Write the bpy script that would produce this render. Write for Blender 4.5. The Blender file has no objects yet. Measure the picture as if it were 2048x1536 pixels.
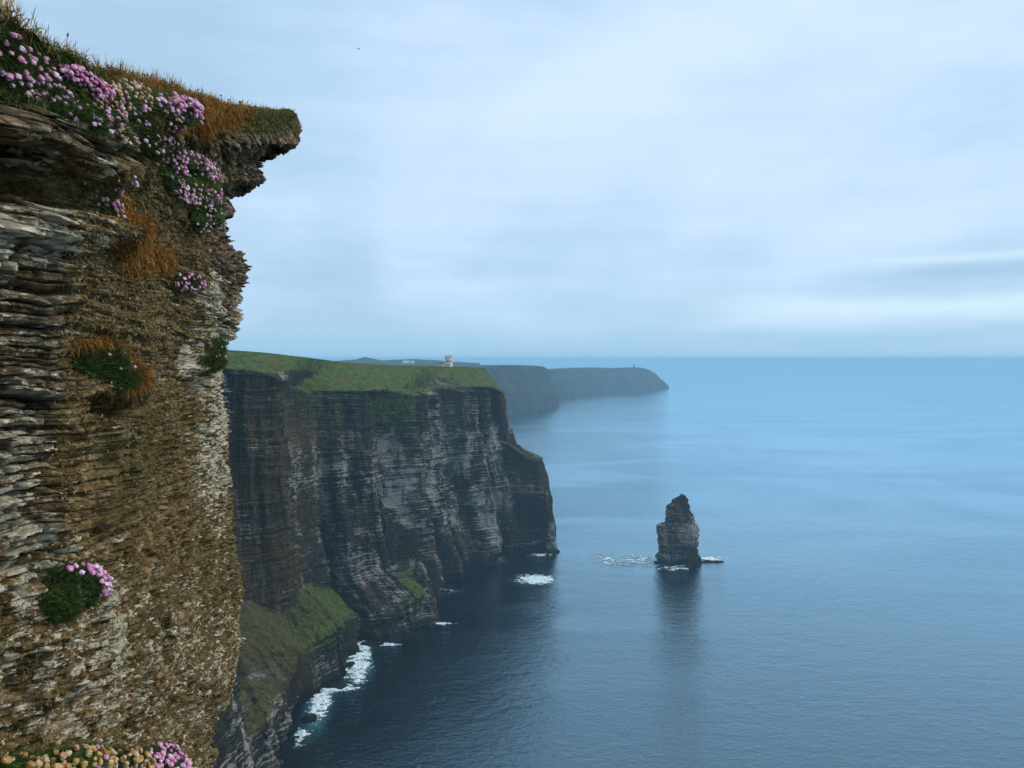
import bpy, math, random
import numpy as np
from mathutils import Vector, Matrix
random.seed(7)
RNG = np.random.default_rng(11)
R = math.radians
C = bpy.context.scene.collection

# ------------------------------------------------------------------ camera
F, H, CX, HY = 1540.0, 210.0, 1024.0, 716.0      # focal length and eye level (2048 x 1536 frame), eye height above the sea
cd = bpy.data.cameras.new("camera"); cam = bpy.data.objects.new("camera", cd); C.objects.link(cam)
cam.location = (0, 0, H); cam.rotation_euler = (R(90), 0, 0)
cd.sensor_width = 36.0; cd.lens = 36.0 * F / 2048.0
cd.shift_y = (HY - 768) / 2048.0
cd.clip_start = 0.05; cd.clip_end = 250000
bpy.context.scene.camera = cam
sc = bpy.context.scene
sc.view_settings.view_transform = 'Standard'; sc.view_settings.look = 'None'
sc.view_settings.exposure = 0.08; sc.view_settings.gamma = 1.0
sc.render.engine = 'CYCLES'
sc.cycles.max_bounces = 5; sc.cycles.diffuse_bounces = 2; sc.cycles.glossy_bounces = 2
sc.cycles.volume_bounces = 1; sc.cycles.transparent_max_bounces = 4
sc.cycles.use_denoising = True
sc.cycles.sample_clamp_indirect = 4.0

# ------------------------------------------------------------------ node helper
class NT:
    def __init__(s, tree): s.t = tree; s.n = tree.nodes; s.l = tree.links; s.n.clear()
    def node(s, typ, ins=None, **props):
        nd = s.n.new(typ)
        for k, v in props.items(): setattr(nd, k, v)
        for k, v in (ins or {}).items(): s.put(nd.inputs[k], v)
        return nd
    def put(s, sock, v):
        if isinstance(v, bpy.types.NodeSocket): s.l.new(v, sock)
        elif v is not None:
            try: sock.default_value = v
            except Exception: sock.default_value = (*v, 1.0)
    def math(s, op, a, b=None, c=None, clamp=False):
        nd = s.node('ShaderNodeMath', operation=op, use_clamp=clamp)
        for i, v in enumerate((a, b, c)):
            if v is not None: s.put(nd.inputs[i], v)
        return nd.outputs[0]
    def ramp(s, f, stops):
        nd = s.node('ShaderNodeValToRGB'); cr = nd.color_ramp
        while len(cr.elements) < len(stops): cr.elements.new(0.5)
        for e, (p, c) in zip(cr.elements, stops):
            e.position = p; e.color = (*c, 1.0) if len(c) == 3 else c
        s.put(nd.inputs[0], f); return nd.outputs[0]
    def step(s, v, a, b):
        nd = s.node('ShaderNodeMapRange', interpolation_type='SMOOTHSTEP')
        s.put(nd.inputs[0], v); s.put(nd.inputs[1], a); s.put(nd.inputs[2], b); return nd.outputs[0]
    def mix(s, f, a, b, mode='MIX'):
        nd = s.node('ShaderNodeMix', data_type='RGBA', blend_type=mode)
        s.put(nd.inputs[0], f); s.put(nd.inputs[6], a); s.put(nd.inputs[7], b); return nd.outputs[2]
    def noise(s, vec, scale, detail=4, rough=0.55, stretch=None, dist=0.0, loc=None):
        if stretch or loc:
            m = s.node('ShaderNodeMapping'); s.put(m.inputs[0], vec)
            if stretch: m.inputs['Scale'].default_value = stretch
            if loc: m.inputs['Location'].default_value = loc
            vec = m.outputs[0]
        nd = s.node('ShaderNodeTexNoise'); s.put(nd.inputs['Vector'], vec)
        nd.inputs['Scale'].default_value = scale; nd.inputs['Detail'].default_value = detail
        nd.inputs['Roughness'].default_value = rough; nd.inputs['Distortion'].default_value = dist
        return nd.outputs[0]
    def bump(s, h, strength, dist, normal=None):
        nd = s.node('ShaderNodeBump'); s.put(nd.inputs['Height'], h)
        s.put(nd.inputs['Strength'], strength); nd.inputs['Distance'].default_value = dist
        if normal: s.put(nd.inputs['Normal'], normal)
        return nd.outputs[0]
def newmat(name):
    m = bpy.data.materials.new(name); m.use_nodes = True; return m, NT(m.node_tree)
def finish(t, col, rough=0.9, normal=None, spec=0.15):
    b = t.node('ShaderNodeBsdfPrincipled'); t.put(b.inputs['Base Color'], col); t.put(b.inputs['Roughness'], rough)
    b.inputs['Specular IOR Level'].default_value = spec
    if normal: t.put(b.inputs['Normal'], normal)
    o = t.node('ShaderNodeOutputMaterial'); t.l.new(b.outputs[0], o.inputs[0]); return b

# ------------------------------------------------------------------ sky
SUN_EL, SUN_AZ = 42.0, 82.0           # elevation, azimuth clockwise from the view direction (+Y)
w = bpy.data.worlds.new("World"); sc.world = w; w.use_nodes = True
t = NT(w.node_tree)
sky = t.node('ShaderNodeTexSky', sky_type='NISHITA', sun_disc=False)
sky.sun_elevation = R(SUN_EL); sky.sun_rotation = R(SUN_AZ)
tc = t.node('ShaderNodeTexCoord')
sep = t.node('ShaderNodeSeparateXYZ'); t.put(sep.inputs[0], tc.outputs['Generated'])
dx, dy, dz = sep.outputs
zz = t.math('MAXIMUM', t.math('ADD', dz, 0.16), 0.03)
px = t.math('DIVIDE', dx, zz); py = t.math('DIVIDE', dy, zz)
cv = t.node('ShaderNodeCombineXYZ'); t.put(cv.inputs[0], px); t.put(cv.inputs[1], py)
n1 = t.noise(tc.outputs['Generated'], 2.3, 6, 0.5, stretch=(1, .7, 1.7), dist=0.35, loc=(3.4, 0.4, 0.9))
n2 = t.noise(cv.outputs[0], 0.42, 3, 0.5, loc=(7.3, 2.2, 0))
n3 = t.noise(tc.outputs['Generated'], 3.0, 5, 0.6, stretch=(1, 1, 9), loc=(0.3, 0, 1.7))
f = t.math('ADD', t.math('MULTIPLY', n1, 0.58), t.math('ADD', t.math('MULTIPLY', n2, 0.38), t.math('MULTIPLY', n3, 0.14)))
K = 10.0
cl = t.ramp(t.math('MULTIPLY', t.math('SUBTRACT', f, 0.43), 4.4), [(0.0, (.42, .62, .82)), (0.3, (.49, .69, .90)), (0.6, (.59, .77, 1.0)), (1.0, (.67, .84, 1.04))])
# long low clouds near the sea: azimuth and elevation of each streak
az = t.math('ARCTAN2', dx, dy)
def streak(a0, a1, e0, width, slope=0.0):
    wob = t.math('MULTIPLY', t.math('SUBTRACT', t.noise(tc.outputs['Generated'], 5.0, 4, 0.6, stretch=(1, 1, 5), loc=(e0 * 31, 0, 0)), 0.5), width * 1.6)
    e = t.math('ADD', t.math('SUBTRACT', dz, e0), t.math('ADD', wob, t.math('MULTIPLY', az, slope)))
    g = t.math('SUBTRACT', 1.0, t.step(t.math('ABSOLUTE', e), 0.0, width))
    return t.math('MULTIPLY', g, t.step(az, a0, a1))
col = cl
col = t.mix(t.math('MULTIPLY', t.step(dz, 0.12, 0.0), 0.42), col, (.40, .66, .86))
col = t.mix(t.math('MULTIPLY', streak(0.15, 0.42, 0.061, 0.022, 0.0), 0.75), col, (.68, .88, 1.0))
col = t.mix(t.math('MULTIPLY', streak(0.30, 0.55, 0.087, 0.015, -0.015), 0.75), col, (.36, .56, .77))
col = t.mix(t.math('MULTIPLY', streak(0.30, 0.50, 0.108, 0.008, -0.008), 0.6), col, (.66, .86, .99))
col = t.mix(t.math('MULTIPLY', streak(0.02, 0.30, 0.026, 0.020, 0.0), 0.55), col, (.33, .58, .80))
col = t.mix(t.math('MULTIPLY', t.step(dz, 0.05, 0.0), 0.80), col, (.32, .58, .82))
below = t.step(dz, -0.02, 0.0)
col = t.mix(below, (.12, .25, .4), col)
sc_ = t.node('ShaderNodeVectorMath', operation='SCALE'); t.put(sc_.inputs[0], col); sc_.inputs[3].default_value = K
final = t.mix(0.94, sky.outputs[0], sc_.outputs[0])
bg = t.node('ShaderNodeBackground', {'Color': final, 'Strength': 0.1})
o = t.node('ShaderNodeOutputWorld'); t.l.new(bg.outputs[0], o.inputs[0])

ld = bpy.data.lights.new("sun", 'SUN'); ld.energy = 1.5; ld.angle = R(14); ld.color = (1.0, .93, .81)
lo = bpy.data.objects.new("sun", ld); C.objects.link(lo)
sd = Vector((math.sin(R(SUN_AZ)) * math.cos(R(SUN_EL)), math.cos(R(SUN_AZ)) * math.cos(R(SUN_EL)), math.sin(R(SUN_EL))))
lo.rotation_euler = sd.to_track_quat('Z', 'Y').to_euler()

# ------------------------------------------------------------------ numeric helpers
def P3(px, py, d):
    px, py, d = np.asarray(px, float), np.asarray(py, float), np.asarray(d, float)
    return np.stack([(px - CX) / F * d, d, H - (py - HY) / F * d], -1)
def sea_d(py): return H * F / (py - HY)
def _h(ix, iy, iz, seed):
    h = (ix.astype(np.int64) * 73856093) ^ (iy.astype(np.int64) * 19349663) ^ (iz.astype(np.int64) * 83492791) ^ (seed * 2654435761)
    h &= 0xffffffff
    h = ((h ^ (h >> 16)) * 0x45d9f3b) & 0xffffffff
    h = ((h ^ (h >> 16)) * 0x45d9f3b) & 0xffffffff
    return ((h ^ (h >> 16)) & 0xffffff) / float(0xffffff)
def vn(p, scale, seed=0):
    """value noise 0..1; scale = (sx, sy, sz) cycles per metre or a number"""
    q = p * (np.array(scale) if np.ndim(scale) else scale)
    i = np.floor(q); f = q - i; f = f * f * (3 - 2 * f); i = i.astype(np.int64)
    x, y, z = i[..., 0], i[..., 1], i[..., 2]; fx, fy, fz = f[..., 0], f[..., 1], f[..., 2]
    r = 0
    for a in (0, 1):
        for b in (0, 1):
            for c in (0, 1):
                r = r + _h(x + a, y + b, z + c, seed) * (fx if a else 1 - fx) * (fy if b else 1 - fy) * (fz if c else 1 - fz)
    return r
def fbm(p, scale, seed=0, octs=4, gain=0.5):
    s = np.array(scale, float) if np.ndim(scale) else np.array([scale] * 3, float)
    a, tot, r = 1.0, 0.0, 0
    for k in range(octs):
        r = r + a * vn(p, s, seed + k * 17); tot += a; a *= gain; s = s * 2.03
    return r / tot
def blocks(a, z, L, T, seed):
    """bedded rock: hashed blocks of length ~L along a and thickness ~T in z, with open joints. returns (height 0..1, joint 0..1)"""
    zt = z / T
    k = np.floor(zt); fz = zt - k
    r = _h(k.astype(np.int64), k.astype(np.int64) * 0, k.astype(np.int64) * 0, seed)
    at = a / (L * (0.5 + r)) + r * 37
    m = np.floor(at); fa = at - m
    h = _h(k.astype(np.int64), m.astype(np.int64), k.astype(np.int64) * 0, seed + 5)
    j = np.minimum(np.minimum(fz, 1 - fz) * 6, np.minimum(fa, 1 - fa) * 12)
    return 0.55 * r + 0.45 * h, np.clip(1 - j, 0, 1)
def sstep(x, a, b):
    t_ = np.clip((x - a) / (b - a), 0, 1); return t_ * t_ * (3 - 2 * t_)
def blob(px, py, cx, cy, rx, ry, soft=0.5):
    r = np.sqrt(((px - cx) / rx) ** 2 + ((py - cy) / ry) ** 2); return 1 - sstep(r, 1 - soft, 1 + soft)
def gnormals(P):
    du = np.gradient(P, axis=0); dv = np.gradient(P, axis=1); n = np.cross(du, dv)
    return n / (np.linalg.norm(n, axis=-1, keepdims=True) + 1e-12)
def link(me, name, mat, parent=None, smooth=False):
    o = bpy.data.objects.new(name, me); C.objects.link(o)
    for m in (mat if isinstance(mat, (list, tuple)) else [mat]):
        me.materials.append(m)
    if parent: o.parent = parent
    me.polygons.foreach_set('use_smooth', [smooth] * len(me.polygons))
    return o
def rawmesh(name, V, Fc, attrs=None, mi=None):
    """V (n,3), Fc (m,k) index array"""
    V = np.asarray(V, np.float32); Fc = np.asarray(Fc, np.int32); k = Fc.shape[1]
    me = bpy.data.meshes.new(name)
    me.vertices.add(len(V)); me.vertices.foreach_set('co', V.ravel())
    me.loops.add(Fc.size); me.loops.foreach_set('vertex_index', Fc.ravel())
    me.polygons.add(len(Fc)); me.polygons.foreach_set('loop_start', np.arange(0, Fc.size, k, dtype=np.int32))
    try: me.polygons.foreach_set('loop_total', np.full(len(Fc), k, np.int32))
    except Exception: pass
    if mi is not None: me.polygons.foreach_set('material_index', np.asarray(mi, np.int32))
    me.update(calc_edges=True)
    for an, arr in (attrs or {}).items():
        at = me.attributes.new(an, 'FLOAT_COLOR', 'POINT')
        full = np.zeros((len(V), 4), np.float32); full[:, :arr.shape[-1]] = arr.reshape(len(V), -1)
        at.data.foreach_set('color', full.ravel())
    return me
def gridfaces(nu, nv, keep=None, flip=False, wrap=False):
    i, j = np.meshgrid(np.arange(nu if wrap else nu - 1), np.arange(nv - 1), indexing='ij')
    i2 = (i + 1) % nu
    q = np.stack([i * nv + j, i2 * nv + j, i2 * nv + j + 1, i * nv + j + 1], -1).reshape(-1, 4)
    if keep is not None: q = q[keep.reshape(-1)]
    return q[:, ::-1] if flip else q
def gridobj(name, P, mat, attrs=None, keep=None, flip=False, wrap=False, parent=None, smooth=False):
    nu, nv = P.shape[:2]
    q = gridfaces(nu, nv, keep, flip, wrap)
    V = P.reshape(-1, 3); A = {k: v.reshape(-1, v.shape[-1]) for k, v in (attrs or {}).items()}
    if keep is not None:
        used, inv = np.unique(q.ravel(), return_inverse=True); V = V[used]; q = inv.reshape(-1, 4); A = {k: v[used] for k, v in A.items()}
    return link(rawmesh(name, V, q, A), name, mat, parent, smooth)
def tag(o, label=None, cat=None, group=None, kind=None):
    if label: o['label'] = label
    if cat: o['category'] = cat
    if group: o['group'] = group
    if kind: o['kind'] = kind
    return o
def empty(name, loc, label, cat, group=None):
    o = bpy.data.objects.new(name, None); C.objects.link(o); o.location = loc; o.empty_display_size = 0.1
    return tag(o, label, cat, group)
def catmull(A, x):
    """A (n, ...) control values at integer params, x query params"""
    n = len(A); i = np.clip(np.floor(x).astype(int), 0, n - 2); f = (x - i).reshape((-1,) + (1,) * (A.ndim - 1))
    p1, p2 = A[i], A[i + 1]; p0 = A[np.maximum(i - 1, 0)]; p3 = A[np.minimum(i + 2, n - 1)]
    m1, m2 = (p2 - p0) * 0.5, (p3 - p1) * 0.5
    # limit overshoot
    return (2 * f**3 - 3 * f**2 + 1) * p1 + (f**3 - 2 * f**2 + f) * m1 + (-2 * f**3 + 3 * f**2) * p2 + (f**3 - f**2) * m2

# ------------------------------------------------------------------ materials
def cliff_material(name, scale=1.0, dark=(.008, .007, .006), mid=(.042, .037, .030), pale=(.36, .34, .30), grass_a=(.034, .060, .008), grass_b=(.108, .145, .022)):
    m, t = newmat(name)
    geo = t.node('ShaderNodeNewGeometry'); pos = geo.outputs['Position']
    at = t.node('ShaderNodeAttribute', attribute_name='mask')
    s3 = t.node('ShaderNodeSeparateColor'); t.put(s3.inputs[0], at.outputs['Color'])
    gr, pl, br = s3.outputs
    nz = t.node('ShaderNodeSeparateXYZ'); t.put(nz.inputs[0], geo.outputs['True Normal']); nzz = nz.outputs[2]
    big = t.noise(pos, 0.035 * scale, 4, 0.6)
    fine = t.noise(pos, 0.55 * scale, 5, 0.65)
    bed = t.noise(pos, 0.30 * scale, 5, 0.7, stretch=(0.25, 0.25, 2.6))
    bed2 = t.noise(pos, 0.7 * scale, 4, 0.7, stretch=(0.22, 0.22, 2.2), loc=(31, 7, 3))
    rock = t.mix(t.step(fine, 0.35, 0.7), dark, mid)
    rock = t.mix(t.math('MULTIPLY', t.step(big, 0.48, 0.66), 0.7), rock, (.075, .045, .022))
    rock = t.mix(t.math('MULTIPLY', br, 0.85), rock, t.mix(fine, (.03, .018, .006), (.15, .095, .04)))
    # pale beds, stronger where the ledge faces up
    pf = t.math('ADD', t.math('MULTIPLY', bed, 0.55), t.math('ADD', t.math('MULTIPLY', bed2, 0.5), t.math('MULTIPLY', pl, 0.22)))
    patch = t.noise(pos, 0.045 * scale, 4, 0.65, stretch=(1, 1, .8), loc=(11, 3, 5))
    pf = t.math('ADD', pf, t.math('ADD', t.math('MULTIPLY', nzz, 0.16), t.math('MULTIPLY', t.math('SUBTRACT', patch, 0.5), 1.25)))
    rock = t.mix(t.math('MULTIPLY', t.step(pf, 0.72, 0.90), 0.80), rock, pale)
    vs = t.noise(pos, 0.11 * scale, 5, 0.65, stretch=(1, 1, .16), loc=(2, 8, 1))
    rock = t.mix(t.math('MULTIPLY', t.step(vs, 0.50, 0.62), 0.75), rock, t.mix(fine, (.012, .016, .006), (.055, .055, .018)))
    gn = t.noise(pos, 0.25 * scale, 5, 0.65); gn2 = t.noise(pos, 0.05 * scale, 4, 0.6, loc=(5, 9, 2))
    gcol = t.mix(t.step(gn, 0.35, 0.68), grass_a, grass_b)
    gcol = t.mix(t.math('MULTIPLY', t.step(gn2, 0.5, 0.66), 0.6), gcol, (.115, .095, .030))
    gcol = t.mix(t.math('MULTIPLY', br, 0.55), gcol, (.085, .060, .028))
    gf = t.math('ADD', gr, t.math('ADD', t.math('MULTIPLY', t.math('SUBTRACT', gn, 0.5), 1.3), t.math('MULTIPLY', t.math('SUBTRACT', nzz, 0.4), 0.5)))
    col = t.mix(t.step(gf, 0.42, 0.60), rock, gcol)
    # wet dark band just over the water
    zc = t.node('ShaderNodeSeparateXYZ'); t.put(zc.inputs[0], pos)
    wet = t.math('SUBTRACT', 1.0, t.step(t.math('ADD', zc.outputs[2], t.math('MULTIPLY', fine, -6)), 0.0, 5.0))
    col = t.mix(t.math('MULTIPLY', wet, 0.8), col, (.008, .008, .009))
    nrm = t.bump(t.math('ADD', fine, bed2), 1.0, 1.3 / scale)
    finish(t, col, 0.92, nrm, 0.1); return m
M_CLIFF = cliff_material('layered_cliff_rock')
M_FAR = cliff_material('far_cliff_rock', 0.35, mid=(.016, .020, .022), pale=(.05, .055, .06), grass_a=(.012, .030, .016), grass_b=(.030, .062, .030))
M_STACK = cliff_material('sea_stack_rock', 0.8, dark=(.010, .009, .008), mid=(.055, .049, .042), pale=(.42, .38, .33))

def near_material():
    m, t = newmat('lichen_spotted_sandstone')
    geo = t.node('ShaderNodeNewGeometry'); pos = geo.outputs['Position']
    a1 = t.node('ShaderNodeAttribute', attribute_name='mask'); s1 = t.node('ShaderNodeSeparateColor'); t.put(s1.inputs[0], a1.outputs['Color'])
    a2 = t.node('ShaderNodeAttribute', attribute_name='mask2'); s2 = t.node('ShaderNodeSeparateColor'); t.put(s2.inputs[0], a2.outputs['Color'])
    moss, lich, orange = s1.outputs; green, block, joint = s2.outputs
    fine = t.noise(pos, 26, 6, 0.7); mid = t.noise(pos, 7, 5, 0.65); big = t.noise(pos, 1.4, 4, 0.6)
    bed = t.noise(pos, 8, 6, 0.75, stretch=(0.25, 0.25, 5.0), dist=0.15)
    rock = t.ramp(t.math('ADD', t.math('MULTIPLY', bed, 0.6), t.math('MULTIPLY', fine, 0.4)),
                  [(0.36, (.016, .009, .004)), (0.45, (.10, .060, .028)), (0.53, (.28, .19, .105)), (0.63, (.62, .49, .32))])
    rock = t.mix(t.math('MULTIPLY', t.step(block, 0.3, 0.75), 0.55), rock, (.33, .27, .19))
    rock = t.mix(t.math('MULTIPLY', t.step(t.noise(pos, 5, 6, 0.75, stretch=(.6, .6, 2), loc=(4, 4, 9)), 0.46, 0.58), 0.8), rock, t.mix(fine, (.02, .012, .004), (.17, .115, .045)))
    mosc = t.ramp(t.math('ADD', t.math('MULTIPLY', fine, 0.65), t.math('MULTIPLY', mid, 0.35)),
                  [(0.34, (.018, .011, .004)), (0.44, (.095, .056, .018)), (0.54, (.245, .158, .062)), (0.66, (.50, .39, .23))])
    mosc = t.mix(t.math('MULTIPLY', t.step(big, 0.45, 0.62), 0.55), mosc, (.085, .075, .022))
    mf = t.step(t.math('ADD', moss, t.math('MULTIPLY', t.math('SUBTRACT', mid, 0.5), 1.3)), 0.38, 0.60)
    mf = t.math('MULTIPLY', mf, t.math('SUBTRACT', 1.0, t.math('MULTIPLY', t.step(bed, 0.53, 0.62), 0.75)))
    col = t.mix(mf, rock, mosc)
    gcol = t.ramp(fine, [(0.35, (.012, .020, .005)), (0.5, (.045, .060, .012)), (0.68, (.12, .13, .03))])
    col = t.mix(t.step(t.math('ADD', green, t.math('MULTIPLY', t.math('SUBTRACT', mid, 0.5), 1.2)), 0.4, 0.62), col, gcol)
    ocol = t.ramp(fine, [(0.35, (.10, .038, .008)), (0.5, (.27, .12, .020)), (0.68, (.42, .22, .055))])
    col = t.mix(t.step(t.math('ADD', orange, t.math('MULTIPLY', t.math('SUBTRACT', mid, 0.5), 1.2)), 0.42, 0.62), col, ocol)
    # pale crusts of lichen, small flecks and larger spots
    l1 = t.noise(pos, 15, 4, 0.6, stretch=(.6, .5, 1.7), loc=(3, 1, 8)); l2 = t.noise(pos, 42, 4, 0.65, stretch=(.6, .5, 1.6)); l3 = t.noise(pos, 3.2, 4, 0.6, loc=(9, 4, 1))
    lf = t.math('ADD', t.math('MULTIPLY', l1, 0.5), t.math('ADD', t.math('MULTIPLY', l2, 0.35), t.math('ADD', t.math('MULTIPLY', l3, 0.25), t.math('MULTIPLY', t.math('ADD', lich, 0.10), 0.175))))
    lcol = t.mix(t.step(l3, 0.4, 0.62), (.84, .71, .53), (.64, .56, .38))
    lcol = t.mix(t.step(l2, 0.42, 0.62), t.mix(0.5, lcol, (.2, .17, .12)), lcol)
    col = t.mix(t.math('MULTIPLY', t.step(lf, 0.695, 0.73), 0.94), col, lcol)
    col = t.mix(t.math('MULTIPLY', joint, 0.8), col, (.012, .009, .007))
    h = t.math('ADD', t.math('MULTIPLY', fine, 0.7), t.math('MULTIPLY', t.noise(pos, 80, 4, 0.7), 0.5))
    finish(t, col, 0.95, t.bump(h, 0.9, 0.022), 0.08); return m
M_NEAR = near_material()

def plain(name, stops, scale, rough=0.85, spec=0.2, detail=3):
    m, t = newmat(name)
    geo = t.node('ShaderNodeNewGeometry')
    oi = t.node('ShaderNodeObjectInfo')
    n = t.noise(geo.outputs['Position'], scale, detail, 0.6)
    v = t.math('ADD', t.math('MULTIPLY', n, 0.75), t.math('MULTIPLY', oi.outputs['Random'], 0.25))
    finish(t, t.ramp(v, stops), rough, None, spec); return m
M_LEAF = plain('thrift_leaves', [(0.3, (.010, .020, .005)), (0.44, (.035, .062, .013)), (0.56, (.095, .135, .030)), (0.70, (.22, .25, .08))], 60)
M_GRASS = plain('green_turf_blades', [(0.3, (.015, .026, .006)), (0.5, (.055, .075, .014)), (0.7, (.16, .17, .04))], 22)
M_STRAW = plain('dry_orange_grass', [(0.3, (.13, .05, .010)), (0.5, (.32, .145, .028)), (0.7, (.50, .29, .085))], 18)
M_MOSS = plain('brown_moss_fronds', [(0.34, (.016, .009, .003)), (0.44, (.085, .058, .021)), (0.55, (.23, .165, .072)), (0.68, (.62, .52, .34))], 60)
def petal(name, a, b, c):
    return plain(name, [(0.25, a), (0.5, b), (0.75, c)], 55, 0.7, 0.2)
M_OLIVE = plain('olive_turf_blades', [(0.3, (.03, .028, .008)), (0.5, (.12, .115, .030)), (0.7, (.30, .27, .10))], 22)
M_PINK = petal('pink_thrift_petals', (.42, .09, .22), (.74, .28, .46), (.93, .66, .78))
M_PALE = petal('pale_thrift_petals', (.52, .21, .34), (.80, .45, .59), (.93, .74, .82))
M_FADE = petal('faded_thrift_petals', (.30, .14, .06), (.60, .36, .21), (.80, .62, .46))
M_RUST = petal('rusty_thrift_petals', (.26, .11, .025), (.50, .28, .085), (.74, .56, .32))
M_STALK = plain('flower_stalk', [(0.3, (.09, .07, .02)), (0.7, (.17, .15, .05))], 30)

# sea
def sea_material():
    m, t = newmat('sea_water')
    geo = t.node('ShaderNodeNewGeometry'); pos = geo.outputs['Position']
    at = t.node('ShaderNodeAttribute', attribute_name='mask'); s3 = t.node('ShaderNodeSeparateColor'); t.put(s3.inputs[0], at.outputs['Color'])
    aer = s3.outputs[0]
    w1 = t.noise(pos, 0.085, 3, 0.55, stretch=(0.55, 1, 1), dist=0.6)
    w2 = t.noise(pos, 0.33, 3, 0.6, stretch=(0.6, 1, 1), dist=0.4)
    w3 = t.noise(pos, 0.9, 2, 0.6, stretch=(0.7, 1, 1))
    patch = t.noise(pos, 0.004, 4, 0.6, stretch=(0.5, 1, 1), dist=1.0)
    slick = t.noise(pos, 0.0016, 4, 0.55, stretch=(0.25, 1, 1), dist=1.5, loc=(3, 2, 0))
    calm = t.math('ADD', 0.55, t.math('MULTIPLY', t.step(patch, 0.4, 0.6), 0.45))
    h = t.math('ADD', t.math('MULTIPLY', w1, 1.6), t.math('ADD', t.math('MULTIPLY', w2, 0.95), t.math('MULTIPLY', w3, 0.6)))
    nrm = t.bump(h, t.math('MULTIPLY', calm, 0.52), 1.0)
    fr = t.node('ShaderNodeFresnel', {'IOR': 1.40, 'Normal': nrm})
    fac = t.math('ADD', 0.075, t.math('MULTIPLY', fr.outputs[0], 2.05), clamp=True)
    tint = t.mix(t.math('MULTIPLY', t.step(slick, 0.52, 0.60), 0.14), (.64, .88, 1.0), (.42, .64, .84))
    gl = t.node('ShaderNodeBsdfGlossy', {'Color': tint, 'Roughness': 0.09, 'Normal': nrm})
    body = t.mix(aer, (.0010, .0035, .0075), (.12, .38, .42))
    df = t.node('ShaderNodeBsdfDiffuse', {'Color': body})
    mx = t.node('ShaderNodeMixShader', {0: fac, 1: df.outputs[0], 2: gl.outputs[0]})
    o = t.node('ShaderNodeOutputMaterial'); t.l.new(mx.outputs[0], o.inputs[0]); return m
M_SEA = sea_material()
def foam_material():
    m, t = newmat('white_foam')
    geo = t.node('ShaderNodeNewGeometry')
    n = t.noise(geo.outputs['Position'], 0.5, 5, 0.7)
    finish(t, t.ramp(n, [(0.32, (.16, .42, .46)), (0.46, (.60, .80, .82)), (0.55, (.95, .97, .97))]), 0.8, None, 0.3); return m
M_FOAM = foam_material()

# ------------------------------------------------------------------ the sea
# foam patches: outline centre (px, py), half sizes, tilt, density
FOAM = [(716, 1322, 26, 42, .20, .56), (636, 1418, 20, 38, .28, .56), (1072, 1158, 40, 9, 0, .58), (962, 1120, 46, 6, -.22, .42),
        (1290, 1122, 34, 11, -.1, .30), (1424, 1118, 28, 5, 0, .30), (888, 1182, 26, 4, 0, .30), (675, 1378, 40, 6, -.45, .40), (762, 1288, 45, 4, .05, .25), (880, 1248, 25, 4, 0, .2),
        (1240, 1120, 50, 12, -.15, .08), (1340, 1137, 45, 5, 0, .06), (1095, 1110, 30, 3, 0, .25), (600, 1475, 14, 20, .3, .3)]
xs = np.concatenate([-np.geomspace(60000, 210, 40), np.arange(-200, 300, 2.5), np.geomspace(310, 60000, 40)])
ys = np.concatenate([[-20000, -5000, -1000, -200, 0, 100, 200, 300], np.arange(340, 1000, 2.5), np.geomspace(1010, 52000, 60)])
X, Y = np.meshgrid(xs, ys, indexing='ij')
SP = np.stack([X, Y, X * 0], -1)
yy = np.maximum(Y, 50)
spx = CX + X / yy * F; spy = HY + H * F / yy
aer = np.zeros_like(X)
for (cx, cy, rx, ry, tl, dn) in FOAM[:7]:
    aer = np.maximum(aer, blob(spx - (spy - cy) * -tl, spy, cx, cy, rx * 1.2, ry * 1.4, .6) * 0.55)
aer *= np.clip(fbm(SP, .06, 5, 3) * 1.6 - .2, 0, 1)
sea = gridobj('sea', SP, M_SEA, {'mask': aer[..., None]}, flip=False, smooth=True)
tag(sea, kind='structure')

Fv, Ff, base = [], [], 0
for k, (cx, cy, rx, ry, tl, dn) in enumerate(FOAM):
    y0, y1 = sea_d(cy + ry * 1.5), sea_d(cy - ry * 1.5)
    st = 0.4
    gy = np.arange(y0, y1, st); xm0 = (cx - rx * 1.6 - CX) / F * y0; xm1 = (cx + rx * 1.6 - CX) / F * y1
    gx = np.arange(min(xm0, (cx - rx * 1.6 - CX) / F * y1), max(xm1, (cx + rx * 1.6 - CX) / F * y0), st)
    GX, GY = np.meshgrid(gx, gy, indexing='ij'); GP = np.stack([GX, GY, GX * 0], -1)
    qx = CX + GX / GY * F; qy = HY + H * F / GY
    u_ = qx + (qy - cy) * tl * (1 if abs(tl) > 0 else 0); mk = blob(u_, qy, cx, cy, rx, ry, .75)
    n = fbm(GP, (.22, .35, .3), 31 + k, 6, .78); n2 = fbm(GP, .05, 77 + k, 3)
    val = mk * (0.45 + dn) + (n - .5) * 2.2 + (n2 - .5) * .8
    keep = (val > 0.62)[:-1, :-1] & (mk > .05)[:-1, :-1]
    GP[..., 2] = 0.04 + np.clip(val - .5, 0, 1) * .9
    q = gridfaces(len(gx), len(gy), keep)
    if len(q) == 0: continue
    used, inv = np.unique(q.ravel(), return_inverse=True)
    Fv.append(GP.reshape(-1, 3)[used]); Ff.append(inv.reshape(-1, 4) + base); base += len(used)
foam = link(rawmesh('foam', np.concatenate(Fv), np.concatenate(Ff)), 'foam', M_FOAM, smooth=True)
tag(foam, kind='stuff', label='white and turquoise surf breaking at the foot of the cliffs and stack')

# ------------------------------------------------------------------ the great cliff in the middle distance
LV = [0, 90, 200, 380, 620, 760, 800]      # row index of each level
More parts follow.
